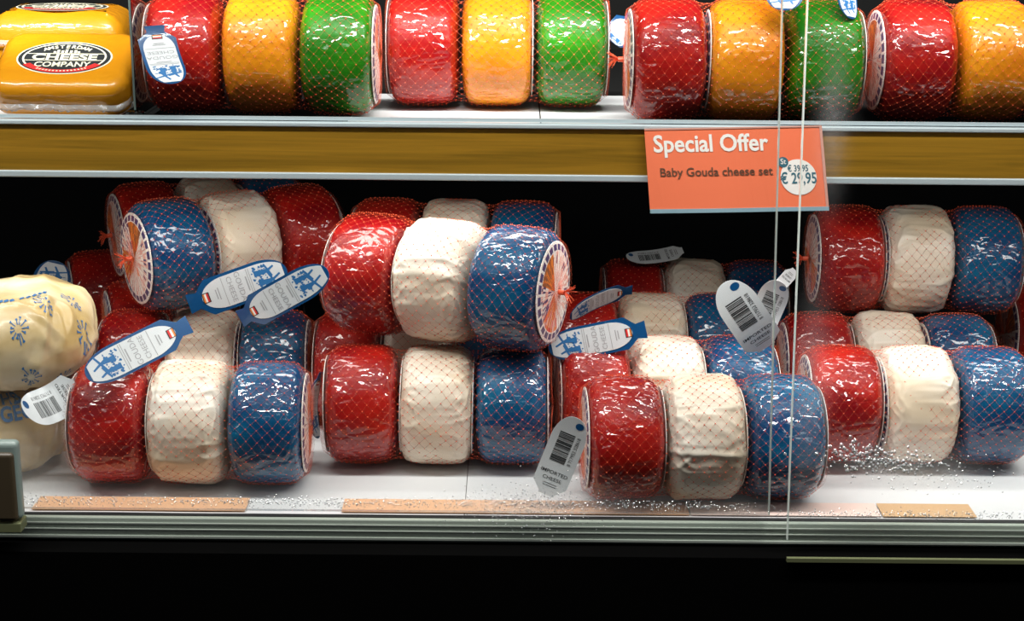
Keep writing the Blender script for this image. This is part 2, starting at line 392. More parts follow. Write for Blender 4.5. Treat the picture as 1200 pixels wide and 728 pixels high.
# ------------------------------------------------------------------ hang tags
TL, TW = 0.092, 0.030
def tag_half(u, inset=0.0):
    """half width of the tag outline at u in [0,1] from the round tip to the neck"""
    hw = TW / 2 - inset; a = 0.30
    if u < a: return hw * math.sqrt(max(0, 1 - ((a - u) / a) ** 2)) ** 0.9
    if inset == 0:
        if u < 0.80: return hw
        if u < 0.90: return hw * (1 - 0.55 * (u - 0.80) / 0.10)
        return hw * (0.45 + 0.10 * (u - 0.9) / 0.1)
    b = 0.86
    if u < 0.62: return hw
    return hw * math.sqrt(max(0, 1 - ((u - 0.62) / (b - 0.62)) ** 2))
_tagc = {}
def tag_meshes(face, bend):
    k = (face, bend)
    if k in _tagc: return _tagc[k]
    def P(u, v, h=0.0):      # u 0..1 along, v metres across, h above the sheet
        t = (u - 0.5) * 2
        return Vector((u * TL, v, bend * TL * (t * t - 1) + h))
    def sheet(u0, u1, inset, n, h0, h1, mats):
        mb = MB(); us = [u0 + (u1 - u0) * (0.5 - 0.5 * math.cos(math.pi * i / n)) for i in range(n + 1)]
        vt, vb = [], []
        for u in us:
            hw = max(tag_half(u, inset), 0.0004)
            for s in (-1, -0.5, 0, 0.5, 1): vt.append(P(u, s * hw, h1)); vb.append(P(u, s * hw, h0))
        nn = len(vt); fs = []
        for i in range(n):
            for q in range(4):
                a = i * 5 + q; fs.append((a, a + 5, a + 6, a + 1)); fs.append((nn + a, nn + a + 1, nn + a + 6, nn + a + 5))
            fs.append((i*5, nn + i*5, nn + i*5+5, i*5+5)); fs.append((i*5+4, i*5+9, nn + i*5+9, nn + i*5+4))
        fs.append((0, 1, 2, 3, 4, nn+4, nn+3, nn+2, nn+1, nn)); e = n * 5; fs.append((e+4, e+3, e+2, e+1, e, nn+e, nn+e+1, nn+e+2, nn+e+3, nn+e+4))
        mb.add(vt + vb, fs); return mb.mesh('tag_sheet', mats)
    def quad(mb, u0, v0, u1, v1, h, mi=0):
        n = max(1, int(abs(u1 - u0) / 0.08) + 1)
        for i in range(n):
            a = u0 + (u1 - u0) * i / n; b = u0 + (u1 - u0) * (i + 1) / n
            mb.add([P(a, v0, h), P(b, v0, h), P(b, v1, h), P(a, v1, h)], [(0, 1, 2, 3)], mi)
    def text(mb, s, size, u, v, h, mi=0, bold=0.0, along=False):
        vs, fs = text_geo(s, size, bold)
        if along: mb.add([P(u - x / TL, v - y, h) for x, y in vs], fs, mi)
        else: mb.add([P(u - y / TL, v + x, h) for x, y in vs], fs, mi)   # lines run across, tops towards the tip
    H = 0.0004; parts = []
    if face == 'front':
        parts.append(('backing', sheet(0.0, 1.0, 0.0, 30, -0.0004, 0.0, [M['tag_blue']]), None))
        parts.append(('label_panel', sheet(0.035, 0.86, 0.0024, 26, 0.00005, H, [M['tag_white']]), 'white printed panel'))
        mb = MB(); h = H + 0.00015; rnd = random.Random(5)
        # windmills, cows and bushes printed in blue near the tip
        def poly(pts): mb.add([P(u, v, h) for u, v in pts], [tuple(range(len(pts)))])
        for (cu, cv, r) in ((0.155, 0.0035, 0.008), (0.175, -0.0050, 0.006)):
            for a in (0.5, 2.07, 3.64, 5.21):
                c, s_ = math.cos(a), math.sin(a)
                poly([(cu + (0.001*-s_)/TL, cv + 0.001*c), (cu + (r*c)/TL, cv + r*s_), (cu + (r*c + 0.0016*s_)/TL, cv + r*s_ - 0.0016*c), (cu + 0.001*s_/TL, cv - 0.001*c)])
            poly([(cu, cv - 0.0012), (cu, cv + 0.0012), (cu + 0.013/TL, cv + 0.0026), (cu + 0.013/TL, cv - 0.0026)])
        for k in range(64):
            u = rnd.uniform(0.20, 0.335); v = rnd.uniform(-0.0105, 0.0105); r = rnd.uniform(0.0003, 0.0012)
            a0 = rnd.uniform(0, 6)
            poly([(u + r * rnd.uniform(.7, 1.6) * math.cos(a0 + q) / TL, v + r * rnd.uniform(.7, 1.6) * math.sin(a0 + q)) for q in (0, 1.2, 2.5, 3.8, 5.0)])
        parts.append(('windmill_print', mb.mesh('windmill_print', [M['print_blue']]), None))
        mb = MB()
        for u in (0.355, 0.375, 0.63): quad(mb, u, -0.0118, u + 0.006, 0.0118, h)
        quad(mb, 0.395, -0.006, 0.407, 0.006, h); quad(mb, 0.685, -0.005, 0.695, 0.005, h); quad(mb, 0.71, -0.004, 0.72, 0.004, h)
        text(mb, 'GOUDA', 0.0068, 0.500, 0, h); text(mb, 'CHEESE', 0.0064, 0.585, 0, h)
        parts.append(('lettering', mb.mesh('lettering', [M['print_grey']]), None))
        mb = MB()
        quad(mb, 0.785, -0.0042, 0.855, 0.0042, h, 2); h2 = h + 0.00012
        quad(mb, 0.795, -0.0035, 0.814, 0.0035, h2, 0); quad(mb, 0.814, -0.0035, 0.833, 0.0035, h2, 1); quad(mb, 0.833, -0.0035, 0.848, 0.0035, h2, 3)
        parts.append(('flag_print', mb.mesh('flag_print', [M['print_red'], M['print_white'], M['print_black'], M['label_orange']]), None))
    else:
        parts.append(('backing', sheet(0.0, 0.92, 0.0, 30, -0.0004, 0.0, [M['tag_white']]), None))
        mb = MB(); h = 0.00015; rnd = random.Random(9)
        u = 0.20
        while u < 0.55:
            wd = rnd.choice([0.004, 0.006, 0.010, 0.014]); quad(mb, u, -0.0085, u + wd, 0.0050, h); u += wd + rnd.choice([0.004, 0.006, 0.009])
        text(mb, '8 717953 328618', 0.0044, 0.375, 0.0100, h, along=True)
        text(mb, 'IMPORTED', 0.0050, 0.685, 0, h, bold=0.01); text(mb, 'CHEESE', 0.0050, 0.755, 0, h, bold=0.01)
        for q in (0.79, 0.815): quad(mb, q, -0.006, q + 0.007, 0.006, h)
        parts.append(('barcode_print', mb.mesh('barcode_print', [M['print_black']]), None))
        mb = MB(); n = 14
        mb.add([P(0.085 + 0.0036 * math.cos(6.2832*i/n) / TL, 0.0052 + 0.0036 * math.sin(6.2832*i/n), 0.0002) for i in range(n)], [tuple(range(n))])
        parts.append(('blue_spot', mb.mesh('blue_spot', [M['tag_blue']]), None))
    _tagc[k] = parts
    return parts
def hang_tag(root, tip, neck, face='front', bend=0.08, turn=0.0, width=1.0, label=None):
    """tip and neck are (px, py, depth Y); the sheet looks towards the aisle, turned about its length"""
    a = at_y(*tip); b = at_y(*neck); u = (b - a); ln = u.length; u.normalize()
    n = (CAM - (a + b) / 2).normalized(); n = (n - u * n.dot(u)).normalized(); n = Matrix.Rotation(R_(turn), 3, u) @ n
    v = n.cross(u)
    mw = Matrix(((u.x * ln/TL, v.x * width, n.x, a.x), (u.y * ln/TL, v.y * width, n.y, a.y), (u.z * ln/TL, v.z * width, n.z, a.z), (0, 0, 0, 1)))
    ml = root.matrix_world.inverted() @ mw
    ps = tag_meshes(face, bend)
    t = obj('hang_tag', ps[0][1], root, mat4=ml)
    if label: t['label'] = label
    for nm, me, lb in ps[1:]:
        o = obj(nm, me, t)
        if lb: o['label'] = lb
    return t

# ------------------------------------------------------------------ cheese sets
RWB = ('red', 'white', 'blue'); BWR = ('blue', 'white', 'red'); RYG = ('red', 'yellow', 'green')
cnt = [0]
def cheese_set(px, Y, z, yaw, cols, label, group, tilt=0.0, sc=1.0, tuft=(0, 0)):
    c0 = at_z(px, 364, z); p = Vector((0, Y, z)); d = ray(px, 364)
    for it in range(12):                 # x where column px meets the line (Y, z)
        q = CROT.transposed() @ (p - CAM); p.x += ((px - 600) / F - q.x / -q.z) * -q.z
    p.x = p.x
    m = Matrix.Translation(p) @ Matrix.Rotation(R_(yaw), 4, 'Z') @ Matrix.Rotation(R_(tilt), 4, 'Y') @ Matrix.Scale(sc, 4)
    root = empty('cheese_set', m); tag(root, label, 'cheese', group)
    i = cnt[0]; cnt[0] += 1; rnd = random.Random(100 + i)
    for k, c in enumerate(cols):
        rot = Matrix.Rotation(rnd.uniform(0, 6.28), 4, 'X') @ Matrix.Rotation(R_(rnd.uniform(-1.6, 1.6)), 4, 'Z')
        ch = obj('cheese', CH[c][(i + k) % 3], root, mat4=Matrix.Translation(((k - 1) * PITCH, 0, rnd.uniform(-.0004, .0004))) @ rot)
        ch['label'] = {'red': 'red waxed cheese', 'white': 'white paper wrapped cheese', 'blue': 'blue waxed cheese', 'yellow': 'yellow waxed cheese', 'green': 'green waxed cheese'}[c]
        for s in (1, -1):
            if 0 <= k + s <= 2 and rnd.random() > 0.3: continue
            lm = Matrix.Translation((s * (HC + 0.0006), 0, 0)) @ (Matrix.Rotation(math.pi, 4, 'Z') if s < 0 else Matrix())
            obj('end_label', LAB[(i + k + s) % 3], ch, mat4=lm)
    obj('net', NET[i % 2], root, mat4=Matrix.Rotation(rnd.uniform(0, 6.28), 4, 'X'))
    xe = PITCH + HC + 0.0035
    if tuft[1]: obj('net_tuft', TUFT[i % 2], root, loc=(xe, 0, 0))
    if tuft[0]: obj('net_tuft', TUFT[(i + 1) % 2], root, mat4=Matrix.Translation((-xe, 0, 0)) @ Matrix.Rotation(math.pi, 4, 'Z'))
    root['_i'] = i; del root['_i']
    return root

# ================================================================== STRUCTURE
def struct(o): o['kind'] = 'structure'; return o
XL, XR = -0.95, 0.95
SH_Z, SH_Y = 0.2925, 0.058           # upper shelf top and front
mb = MB(); mb.box((XL - .3, -2.6, -0.95), (XR + .3, 0.75, -0.90)); struct(obj('floor', mb.mesh('floor', [M['void']])))
mb = MB(); mb.box((XL - .3, 0.66, -0.90), (XR + .3, 0.72, 1.0)); struct(obj('wall_back', mb.mesh('wall_back', [M['void']])))
# refrigerated case: deck, front lip, front panel
case = empty('display_case', Matrix.Translation((0, 0.3, -0.90)))
tag(case, 'refrigerated case with grey green front lip over a black base panel', 'display case')
inv = case.matrix_world.inverted()
def part(name, me, parent, label=None):
    o = obj(name, me, parent, mat4=parent.matrix_world.inverted()) 
    if label: o['label'] = label
    return o
mb = MB(); mb.box((XL, -0.052, -0.012), (XR, 0.655, 0.0)); part('deck', mb.mesh('deck', [M['deckshade']]), case, 'deck painted dark for the shade at its rear')
mb = MB(); mb.box((XL, -0.0575, -0.0195), (XR, -0.0525, -0.0005)); part('front_lip', bevelled(mb, 'front_lip', [M['lip']], 0.001), case, 'grey green metal lip')
mb = MB()
for zz, r in ((-0.0050, 0.0005), (-0.0100, 0.0004), (-0.0165, 0.0009)): mb.box((XL, -0.0585, zz - r), (XR, -0.0574, zz + r))
part('lip_groove', mb.mesh('lip_groove', [M['lip_line']]), case)
mb = MB(); mb.box((XL, -0.080, -0.895), (XR, -0.050, -0.0205)); mb.box((XL, -0.05, -0.895), (XR, 0.655, -0.0125)); part('base_panel', mb.mesh('base_panel', [M['black']]), case, 'black base panel')
a = at_y(922, 656, -0.082)
mb = MB(); mb.box((a.x, -0.0835, a.z - 0.0016), (XR, -0.080, a.z + 0.0016)); part('base_trim', mb.mesh('base_trim', [M['olive']]), case, 'thin olive metal strip')

# upper shelf
shelf = empty('shelf', Matrix.Translation((0, 0.35, SH_Z - 0.05)))
tag(shelf, 'upper shelf with a golden wood front between two steel rails', 'shelf')
mb = MB(); mb.box((XL, SH_Y, SH_Z - 0.012), (XR, 0.655, SH_Z)); part('shelf_board', mb.mesh('shelf_board', [M['void']]), shelf, 'black shelf board')
zt = at_y(600, 148.5, SH_Y - .006).z; zb = at_y(600, 212, SH_Y - .006).z
mb = MB(); mb.box((XL, SH_Y - 0.006, zb + 0.0055), (XR, SH_Y - 0.0005, zt - 0.0005)); part('wood_fascia', mb.mesh('wood_fascia', [M['wood']]), shelf, 'golden brown wood board')
mb = MB(); mb.box((XL, SH_Y - 0.0085, zt - 0.0012), (XR, SH_Y - 0.0005, zt + 0.0024)); part('top_rail', bevelled(mb, 'top_rail', [M['steel']], 0.0008), shelf, 'steel top rail')
mb = MB(); mb.box((XL, SH_Y - 0.0030, zt + 0.0032), (XR, SH_Y - 0.0005, zt + 0.0060)); part('rail_ridge', mb.mesh('rail_ridge', [M['steel']]), shelf)
mb = MB(); mb.box((XL, SH_Y - 0.0085, zb + 0.0002), (XR, SH_Y - 0.0005, zb + 0.0055)); part('bottom_rail', bevelled(mb, 'bottom_rail', [M['steel']], 0.0008), shelf, 'steel bottom rail')

# paper liners on both decks
def liner(x0, y0, x1, y1, z, label, group, mat='liner', nm='paper_liner', curl=0.0, cat='paper'):
    mb = MB(); n = 24; th = 0.0004
    vs = []
    for zz in (0, th):
        for i in range(n + 1):
            x = x0 + (x1 - x0) * i / n
            for q, y in enumerate((y0, y0 + (y1 - y0) * .08, y1)):
                c = curl * (0.5 + 0.5 * noise.noise(Vector((x * 14, z * 40, 2)))) if q == 0 else 0
                vs.append((x, y, z + zz + c))
    o = (n + 1) * 3; fs = []
    for i in range(n):
        for q in range(2):
            a = i * 3 + q; fs.append((a, a+1, a+4, a+3)); fs.append((o+a, o+a+3, o+a+4, o+a+1))
        fs.append((i*3, i*3+3, o+i*3+3, o+i*3)); fs.append((i*3+2, o+i*3+2, o+i*3+5, i*3+5))
    fs.append((0, o, o+1, o+2, 2, 1)); e = n*3; fs.append((e, e+1, e+2, o+e+2, o+e+1, o+e))
    mb.add(vs, fs); ob = obj(nm, mb.mesh(nm, [M[mat]])); tag(ob, label, cat, group); return ob
g = 'white paper liners'
xs = at_z(548, 560, 0).x
liner(at_z(-120, 548, 0).x, -0.050, xs - 0.0006, 0.16, 0.0002, 'white paper liner on the lower deck left of the paper seam', g, curl=0.0008)
liner(xs, -0.0495, at_z(1290, 560, 0).x, 0.16, 0.0002, 'white paper liner on the lower deck right of the paper seam', g, curl=0.0006)
xq = at_z(668, 140, SH_Z).x; xa = at_z(440, 135, SH_Z).x
liner(xa - .02, SH_Y + 0.004, at_z(632, 135, SH_Z).x, at_z(600, 112, SH_Z).y, SH_Z + 0.0002, 'white paper liner under the middle red and yellow cheeses on the upper shelf', g, curl=0.0012)
liner(at_z(634, 140, SH_Z).x, SH_Y + 0.002, at_z(760, 140, SH_Z).x, at_z(600, 112, SH_Z).y, SH_Z + 0.0002, 'white paper liner showing under the middle green cheese on the upper shelf', g, curl=0.0003)
liner(at_z(-60, 130, SH_Z).x, SH_Y + 0.002, at_z(150, 130, SH_Z).x, at_z(600, 112, SH_Z).y, SH_Z + 0.0002, 'white paper liner under the yellow cheese packs on the upper shelf', g, curl=0.0008)

# reflection of wood front and sign, painted as flat strips on the deck
g = 'painted reflection strips along the deck front'
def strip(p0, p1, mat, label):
    liner(at_z(p0, 600, 0).x, -0.0485, at_z(p1, 600, 0).x, -0.0215, 0.0022, label, g, mat, 'reflection_strip', 0.0, cat='painted reflection')
strip(37, 288, 'peach', 'peach painted reflection strip at the left end of the deck front')
strip(401, 806, 'peach', 'longest peach painted reflection strip, on the deck front under the barcode tag')
strip(808, 1028, 'pinkish', 'pinkish white painted reflection strip on the deck front across the glass gap')
strip(1030, 1138, 'tan', 'short tan painted reflection strip on the deck front behind the right pane')

# ================================================================== CHEESE SETS
gL = 'red white and blue cheese sets in nets'; gT = 'red yellow and green cheese sets in nets'
Z0 = 0.0530; ZS = SH_Z + 0.0534
S = {}
# lower deck, left
S['L1'] = cheese_set(226, 0.02, Z0, 0, RWB, 'front left red white blue cheese set on the deck, nearest the paper wrapped cheeses', gL)
S['L2'] = cheese_set(243, 0.178, Z0, 1, RWB, 'red white blue cheese set directly behind the front left set, under the blue bordered tag', gL)
S['L3'] = cheese_set(275, 0.214, 0.1575, 32, BWR, 'stacked cheese set with blue cheese at its left end and white tag in front', gL, sc=1.0, tuft=(1, 0))
S['L4'] = cheese_set(244, 0.38, 0.138, 26, RWB, 'dim cheese set at upper left, red round end label showing behind the stacked blue cheese', gL, tuft=(1, 0))
S['L5'] = cheese_set(240, 0.31, Z0, 20, RWB, 'cheese set at the deck rear under the stacked blue cheese, mostly hidden', gL)
S['L6'] = cheese_set(190, 0.43, Z0, 20, RWB, 'rearmost left cheese set, its red end showing above the wrapped cheese', gL, tuft=(1, 0))
# middle
S['M1'] = cheese_set(522, 0.09, 0.158, -20, RWB, 'upper middle cheese set turned with blue cheese and round end label towards the front', gL, sc=1.03, tuft=(0, 1))
S['M1b'] = cheese_set(534, 0.23, 0.148, -4, RWB, 'cheese set right behind the upper middle set, its red top rising above it', gL)
S['M2'] = cheese_set(513, 0.071, Z0, 0, RWB, 'front middle cheese set on the deck carrying another set', gL)
S['M3'] = cheese_set(492, 0.176, Z0, 0, RWB, 'cheese set behind the front middle set, only its left red cheese showing', gL)
# centre right
S['C1'] = cheese_set(821, -0.006, Z0, 3, RWB, 'foremost cheese set on the deck, beside the standing barcode tag', gL, tuft=(1, 0))
S['C2'] = cheese_set(780, 0.106, Z0, 3, RWB, 'cheese set just behind the foremost one beside the barcode tag', gL)
S['C3'] = cheese_set(762, 0.254, Z0, 2, RWB, 'cheese set two rows behind the foremost one, behind the lying blue bordered tag', gL)
S['C4'] = cheese_set(812, 0.39, Z0, 0, RWB, 'dim rearmost cheese set under the dark shelf, left of the crossed tags', gL)
# right
S['R1'] = cheese_set(1069, 0.082, Z0, 0, RWB, 'front right cheese set on the deck behind the right glass pane', gL)
S['R2'] = cheese_set(1036, 0.188, Z0, 0, RWB, 'cheese set behind the front right set, under the upper right set', gL)
S['R3'] = cheese_set(1069, 0.244, 0.143, 0, RWB, 'upper right cheese set stacked below the wood shelf front', gL, tuft=(1, 0))
S['R4'] = cheese_set(1290, 0.3, Z0, 0, RWB, 'cheese set cut by the right picture edge, only red cheese showing', gL)
# upper shelf
S['T1'] = cheese_set(310, 0.128, ZS, 0, RYG, 'leftmost red yellow green cheese set on the upper shelf, with a folded white tag', gT)
S['T2'] = cheese_set(583, 0.185, ZS, 0, RYG, 'second red yellow green cheese set from the left on the upper shelf', gT)
S['T3'] = cheese_set(870, 0.106, ZS, 0, RYG, 'red yellow green cheese set right above the orange sign', gT, tuft=(1, 0))
S['T4'] = cheese_set(1156, 0.118, ZS, 0, RYG, 'rightmost cheese set on the upper shelf, its green cheese out of frame', gT)
bpy.context.view_layer.update()
for k, o in S.items(): print('POS', k, [round(c, 3) for c in o.matrix_world.translation])

# ------------------------------------------------------------------ hang tags on their sets
W = 'white hang tag'
hang_tag(S['L2'], (101, 441, -0.040), (222, 380, 0.055), bend=0.03, width=0.95)
hang_tag(S['L3'], (336, 316, 0.135), (221, 357, 0.118), bend=0.04, width=1.08)
hang_tag(S['L5'], (384, 317, 0.055), (281, 374, 0.080), bend=-0.04, width=0.95)
hang_tag(S['C2'], (643, 409, 0.080), (757, 386, 0.076), bend=0.05, width=0.93)
hang_tag(S['C3'], (668, 372, 0.135), (741, 340, 0.160), bend=0.05, width=0.75, turn=55)
hang_tag(S['C1'], (676, 490, -0.045), (636, 588, -0.042), 'back', bend=0.03, width=0.95, label='white barcode side of the tag')
hang_tag(S['R2'], (848, 332, 0.040), (902, 412, 0.055), 'back', bend=-0.10, width=1.15)
hang_tag(S['R1'], (914, 330, 0.055), (878, 412, 0.068), 'back', bend=0.10, width=0.85)
hang_tag(S['R3'], (900, 350, 0.16), (935, 312, 0.18), 'back', bend=0.08, width=0.4)
hang_tag(S['T1'], (203, 98, 0.040), (181, 30, 0.058), bend=0.04, width=1.15, turn=32)
hang_tag(S['L6'], (66, 306, 0.300), (50, 372, 0.310), bend=-0.08, width=1.2)
hang_tag(S['L1'], (28, 482, -0.028), (95, 447, -0.004), 'back', bend=0.16, width=1.1, turn=-20)
hang_tag(S['M2'], (373, 514, 0.050), (378, 436, 0.060), bend=0.08, width=0.6, turn=62)
hang_tag(S['C4'], (734, 301, 0.36), (806, 291, 0.37), 'back', bend=0.05, width=0.7, turn=-50)
hang_tag(S['T3'], (918, 12, 0.050), (924, -60, 0.07), bend=0.05, width=1.0)
hang_tag(S['T4'], (998, 22, 0.070), (1006, -50, 0.08), bend=0.08, width=0.8, turn=50)
hang_tag(S['T2'], (716, 48, 0.16), (742, 20, 0.18), bend=0.08, width=0.8)

# ================================================================== OFFER SIGN
def sign():
    Yt, Yb = SH_Y - 0.0105, SH_Y - 0.0175
    A, B, C, D = at_y(755, 151, Yt), at_y(963, 147, Yt), at_y(972, 247, Yb), at_y(762, 250, Yb)
    root = empty('offer_sign', Matrix.Translation(D)); tag(root, 'orange special offer sign hanging from the wood shelf front', 'sign')
    n = (C - D).cross(A - D).normalized()
    def P(u, v, h=0.0):                      # u right, v down
        return (A * (1 - u) + B * u) * (1 - v) + (D * (1 - u) + C * u) * v + n * (h + 0.0015 * math.sin(u * 5) * v)
    Wd, Ht = (B - A).length, (D - A).length
    def sheet(mb, u0, v0, u1, v1, h0, h1, k=12, mi=0):
        t = [P(u0 + (u1 - u0) * i / k, v, h1) for v in (v0, v1) for i in range(k + 1)]; b = [P(u0 + (u1 - u0) * i / k, v, h0) for v in (v0, v1) for i in range(k + 1)]
        o = 2 * (k + 1); q = k + 1; fs = []
        for i in range(k):
            fs += [(i, i+q, i+q+1, i+1), (o+i, o+i+1, o+i+q+1, o+i+q), (i, i+1, o+i+1, o+i), (q+i, o+q+i, o+q+i+1, q+i+1)]
        fs += [(0, o, o+q, q), (k, q+k, o+q+k, o+k)]; mb.add(t + b, fs, mi)
    inv = root.matrix_world.inverted()
    def put(nm, mb, mats, lb=None):
        o = obj(nm, mb.mesh(nm, mats), root, mat4=inv)
        if lb: o['label'] = lb
        return o
    mb = MB(); sheet(mb, 0, 0, 1, 0.955, -0.0006, 0); put('sign_card', mb, [M['sign']], 'orange card')
    mb = MB(); sheet(mb, 0, 0.952, 1.0, 1.0, -0.0012, 0.0008); put('holder_strip', mb, [M['sign_edge']], 'grey blue holder strip')
    mb = MB(); sheet(mb, 0.985, 0.0, 1.0, 0.952, -0.0010, 0.0005, 2); sheet(mb, 0, 0.0, 0.985, 0.018, -0.001, 0.0005); put('holder_edge', mb, [M['pinkedge']])
    def text(mb, s, px, u, v, bold=0.0, sq=1.0):
        vs, fs = text_geo(s, px, bold); mb.add([P(u + x * sq / Wd, v - y / Ht, 0.0004) for x, y in vs], fs)
    mb = MB(); text(mb, 'Special Offer', 0.0192, 0.365, 0.275, 0.022, 0.92); put('headline', mb, [M['print_white']], 'bold white lettering')
    mb = MB(); text(mb, 'Baby Gouda cheese set', 0.0098, 0.385, 0.565, 0.014, 0.98); put('subtitle', mb, [M['print_brown']], 'dark brown lettering')
    def disc(mb, u, v, r, h, mi=0):
        k = 40; mb.add([P(u + r * math.cos(6.28318*i/k) / Wd, v - r * math.sin(6.28318*i/k) / Ht, h) for i in range(k)], [tuple(range(k))], mi)
    mb = MB(); disc(mb, 0.845, 0.60, 0.0145, 0.0004); ci = put('price_circle', mb, [M['print_white']], 'white price circle')
    def sub(nm, mb, mats):
        return obj(nm, mb.mesh(nm, mats), ci)
    mb = MB(); disc(mb, 0.765, 0.42, 0.0042, 0.0006); sub('unit_spot', mb, [M['print_teal']])
    def text2(mb, s, px, u, v, bold, sq, h):
        vs, fs = text_geo(s, px, bold); mb.add([P(u + x * sq / Wd, v - y / Ht, h) for x, y in vs], fs)
    mb = MB(); text2(mb, 'St', 0.0062, 0.765, 0.442, 0.01, 0.9, 0.0008); sub('unit_lettering', mb, [M['print_white']])
    mb = MB(); text2(mb, '€ 39,95', 0.0072, 0.845, 0.530, 0.014, 0.74, 0.0006); text2(mb, '€ 29,95', 0.0125, 0.845, 0.672, 0.016, 0.74, 0.0006)
    sub('price_lettering', mb, [M['print_teal']])
M['pinkedge'] = plain('sign_edge_pink', (0.62, 0.30, 0.24), 0.3)
sign()

# ================================================================== GOLDEN CHEESE PACKS
def rounded_slab(name, w_, d_, h_, rc, mat, seed):
    """slab lying flat: plan corners rounded, edges softly rounded, slightly lumpy"""
    bm = bmesh.new(); bmesh.ops.create_cube(bm, size=1.0)
    for v in bm.verts: v.co = Vector((v.co.x * w_, v.co.y * d_, v.co.z * h_))
    ve = [e for e in bm.edges if abs(e.verts[0].co.z - e.verts[1].co.z) > h_ * .5]
    bmesh.ops.bevel(bm, geom=ve, offset=rc, segments=6, affect='EDGES', profile=0.5)
    te = [e for e in bm.edges if abs(e.verts[0].co.z - e.verts[1].co.z) < 1e-6 and len(e.link_faces) == 2 and abs(e.link_faces[0].normal.z - e.link_faces[1].normal.z) > .5]
    bmesh.ops.bevel(bm, geom=te, offset=h_ * 0.30, segments=5, affect='EDGES', profile=0.5)
    bmesh.ops.triangulate(bm, faces=[f for f in bm.faces if len(f.verts) > 4])
    me = bpy.data.meshes.new(name); bm.to_mesh(me); bm.free(); me.materials.append(mat)
    me.polygons.foreach_set('use_smooth', [True] * len(me.polygons)); return me
def cheese_pack(mw, w_, d_, h_, lab_w, label, gname, seam=0.42):
    root = empty('cheese_pack', mw); tag(root, label, 'cheese', gname)
    b = obj('cheese_block', rounded_slab('cheese_block', w_, d_, h_, d_ * 0.22, M['gold'], 1), root, loc=(0, 0, h_ / 2))
    # welded wrap seam: a crinkled transparent fin around the front and right side
    mb = MB(); rnd = random.Random(3); n = 90
    pts = []
    for i in range(n + 1):
        t = i / n
        if t < 0.75: x = -w_ / 2 + 0.006 + (w_ - 0.02) * t / 0.75; y = -d_ / 2
        else: x = w_ / 2 - 0.012 + 0.012 * math.sin((t - .75) / .25 * 1.57); y = -d_ / 2 + 0.014 * (1 - math.cos((t - .75) / .25 * 1.57))
        pts.append((x, y, h_ * seam + 0.002 * noise.noise(Vector((x * 60, 0, 1)))))
    vs, fs = [], []
    for i, (x, y, z) in enumerate(pts):
        q = 0.004 + 0.002 * noise.noise(Vector((x * 90, 3, 0)))
        vs += [(x, y - 0.0002, z + 0.002), (x, y - q * .6, z + .0008 * rnd.uniform(-1, 1)), (x, y - q, z - 0.0015 + 0.0012 * rnd.uniform(-1, 1)), (x, y - 0.0003, z - 0.0035)]
    for i in range(n):
        for k in range(3): fs.append((i*4+k, i*4+k+1, i*4+k+5, i*4+k+4))
    mb.add(vs, fs); so = obj('wrap_seam', mb.mesh('wrap_seam', [M['wrap']], True), root); so['label'] = 'crinkled clear wrap seam'
    # oval label on the top face
    a, bb = lab_w / 2, lab_w / 2 * 0.60; zc = h_ + 0.0002; cy = -d_ * 0.02
    def ell(mb, sa, sb, z, mi=0, t0=0, t1=6.28318, k=64):
        mb.add([(sa * math.cos(t0 + (t1-t0)*i/k), cy + sb * math.sin(t0 + (t1-t0)*i/k), z) for i in range(k)], [tuple(range(k))], mi)
    def ring(mb, s0, s1, z, mi=0, t0=0.0, t1=6.28318, k=64):
        vs = []
        for i in range(k + 1):
            t = t0 + (t1 - t0) * i / k
            for s in (s0, s1): vs.append((a * s * math.cos(t), cy + bb * s * math.sin(t), z))
        mb.add(vs, [(2*i, 2*i+1, 2*i+3, 2*i+2) for i in range(k)], mi)
    mb = MB(); ell(mb, a, bb, zc); lo = obj('oval_label', mb.mesh('oval_label', [M['print_cream']]), root); lo['label'] = 'black oval label with cream rim'
    mb = MB(); ell(mb, a * .965, bb * .95, zc + 0.0002); obj('label_ground', mb.mesh('label_ground', [M['print_black']]), lo)
    mb = MB(); z2 = zc + 0.0004
    ring(mb, 0.84, 0.88, z2)
    def q(x0, y0, x1, y1, mi=0, z=z2): mb.add([(x0*a, cy + y0*bb, z), (x1*a, cy + y0*bb, z), (x1*a, cy + y1*bb, z), (x0*a, cy + y1*bb, z)], [(0,1,2,3)], mi)
    q(-.84, -.19, .84, -.155); q(-.84, .215, .84, .25)
    def tx(s, size, y, bold, sq=1.0):
        vs, fs = text_geo(s, size, bold); mb.add([(x * sq, cy + y * bb + yy, z2) for x, yy in vs], fs)
    tx('CHEESE', bb * 0.47, -0.13, 0.03, a / bb * 0.86); tx('COMPANY', bb * 0.42, -0.56, 0.02, 0.95)
    word = 'AMSTERDAM'
    for i, c in enumerate(word):
        t = math.pi * (0.735 - 0.47 * i / (len(word) - 1)); vs, fs = text_geo(c, bb * 0.27, 0.02)
        cx_, cy_ = a * 0.63 * math.cos(t), bb * 0.58 * math.sin(t); rot = -0.75 * math.cos(t)
        mb.add([(cx_ + x * math.cos(rot) - y * math.sin(rot), cy + cy_ + x * math.sin(rot) + y * math.cos(rot), z2) for x, y in vs], fs)
    for i, (x, hh) in enumerate(((-.24, .10), (-.17, .18), (-.08, .15), (0.0, .22), (.10, .15), (.19, .18), (.26, .10))):
        q(x - .028, .28, x + .028, .28 + hh)
    obj('lettering', mb.mesh('lettering', [M['print_cream']]), lo)
    mb = MB(); ring(mb, 0.76, 0.93, z2 + 0.0002, 0, math.pi * 1.16, math.pi * 1.84, 40)
    obj('red_banner', mb.mesh('red_banner', [M['print_red']]), lo)
    mb = MB()
    for i in range(15):
        t = math.pi * (1.30 + 0.40 * i / 14); ring(mb, 0.81, 0.88, z2 + 0.0004, 0, t, t + 0.045, 2)
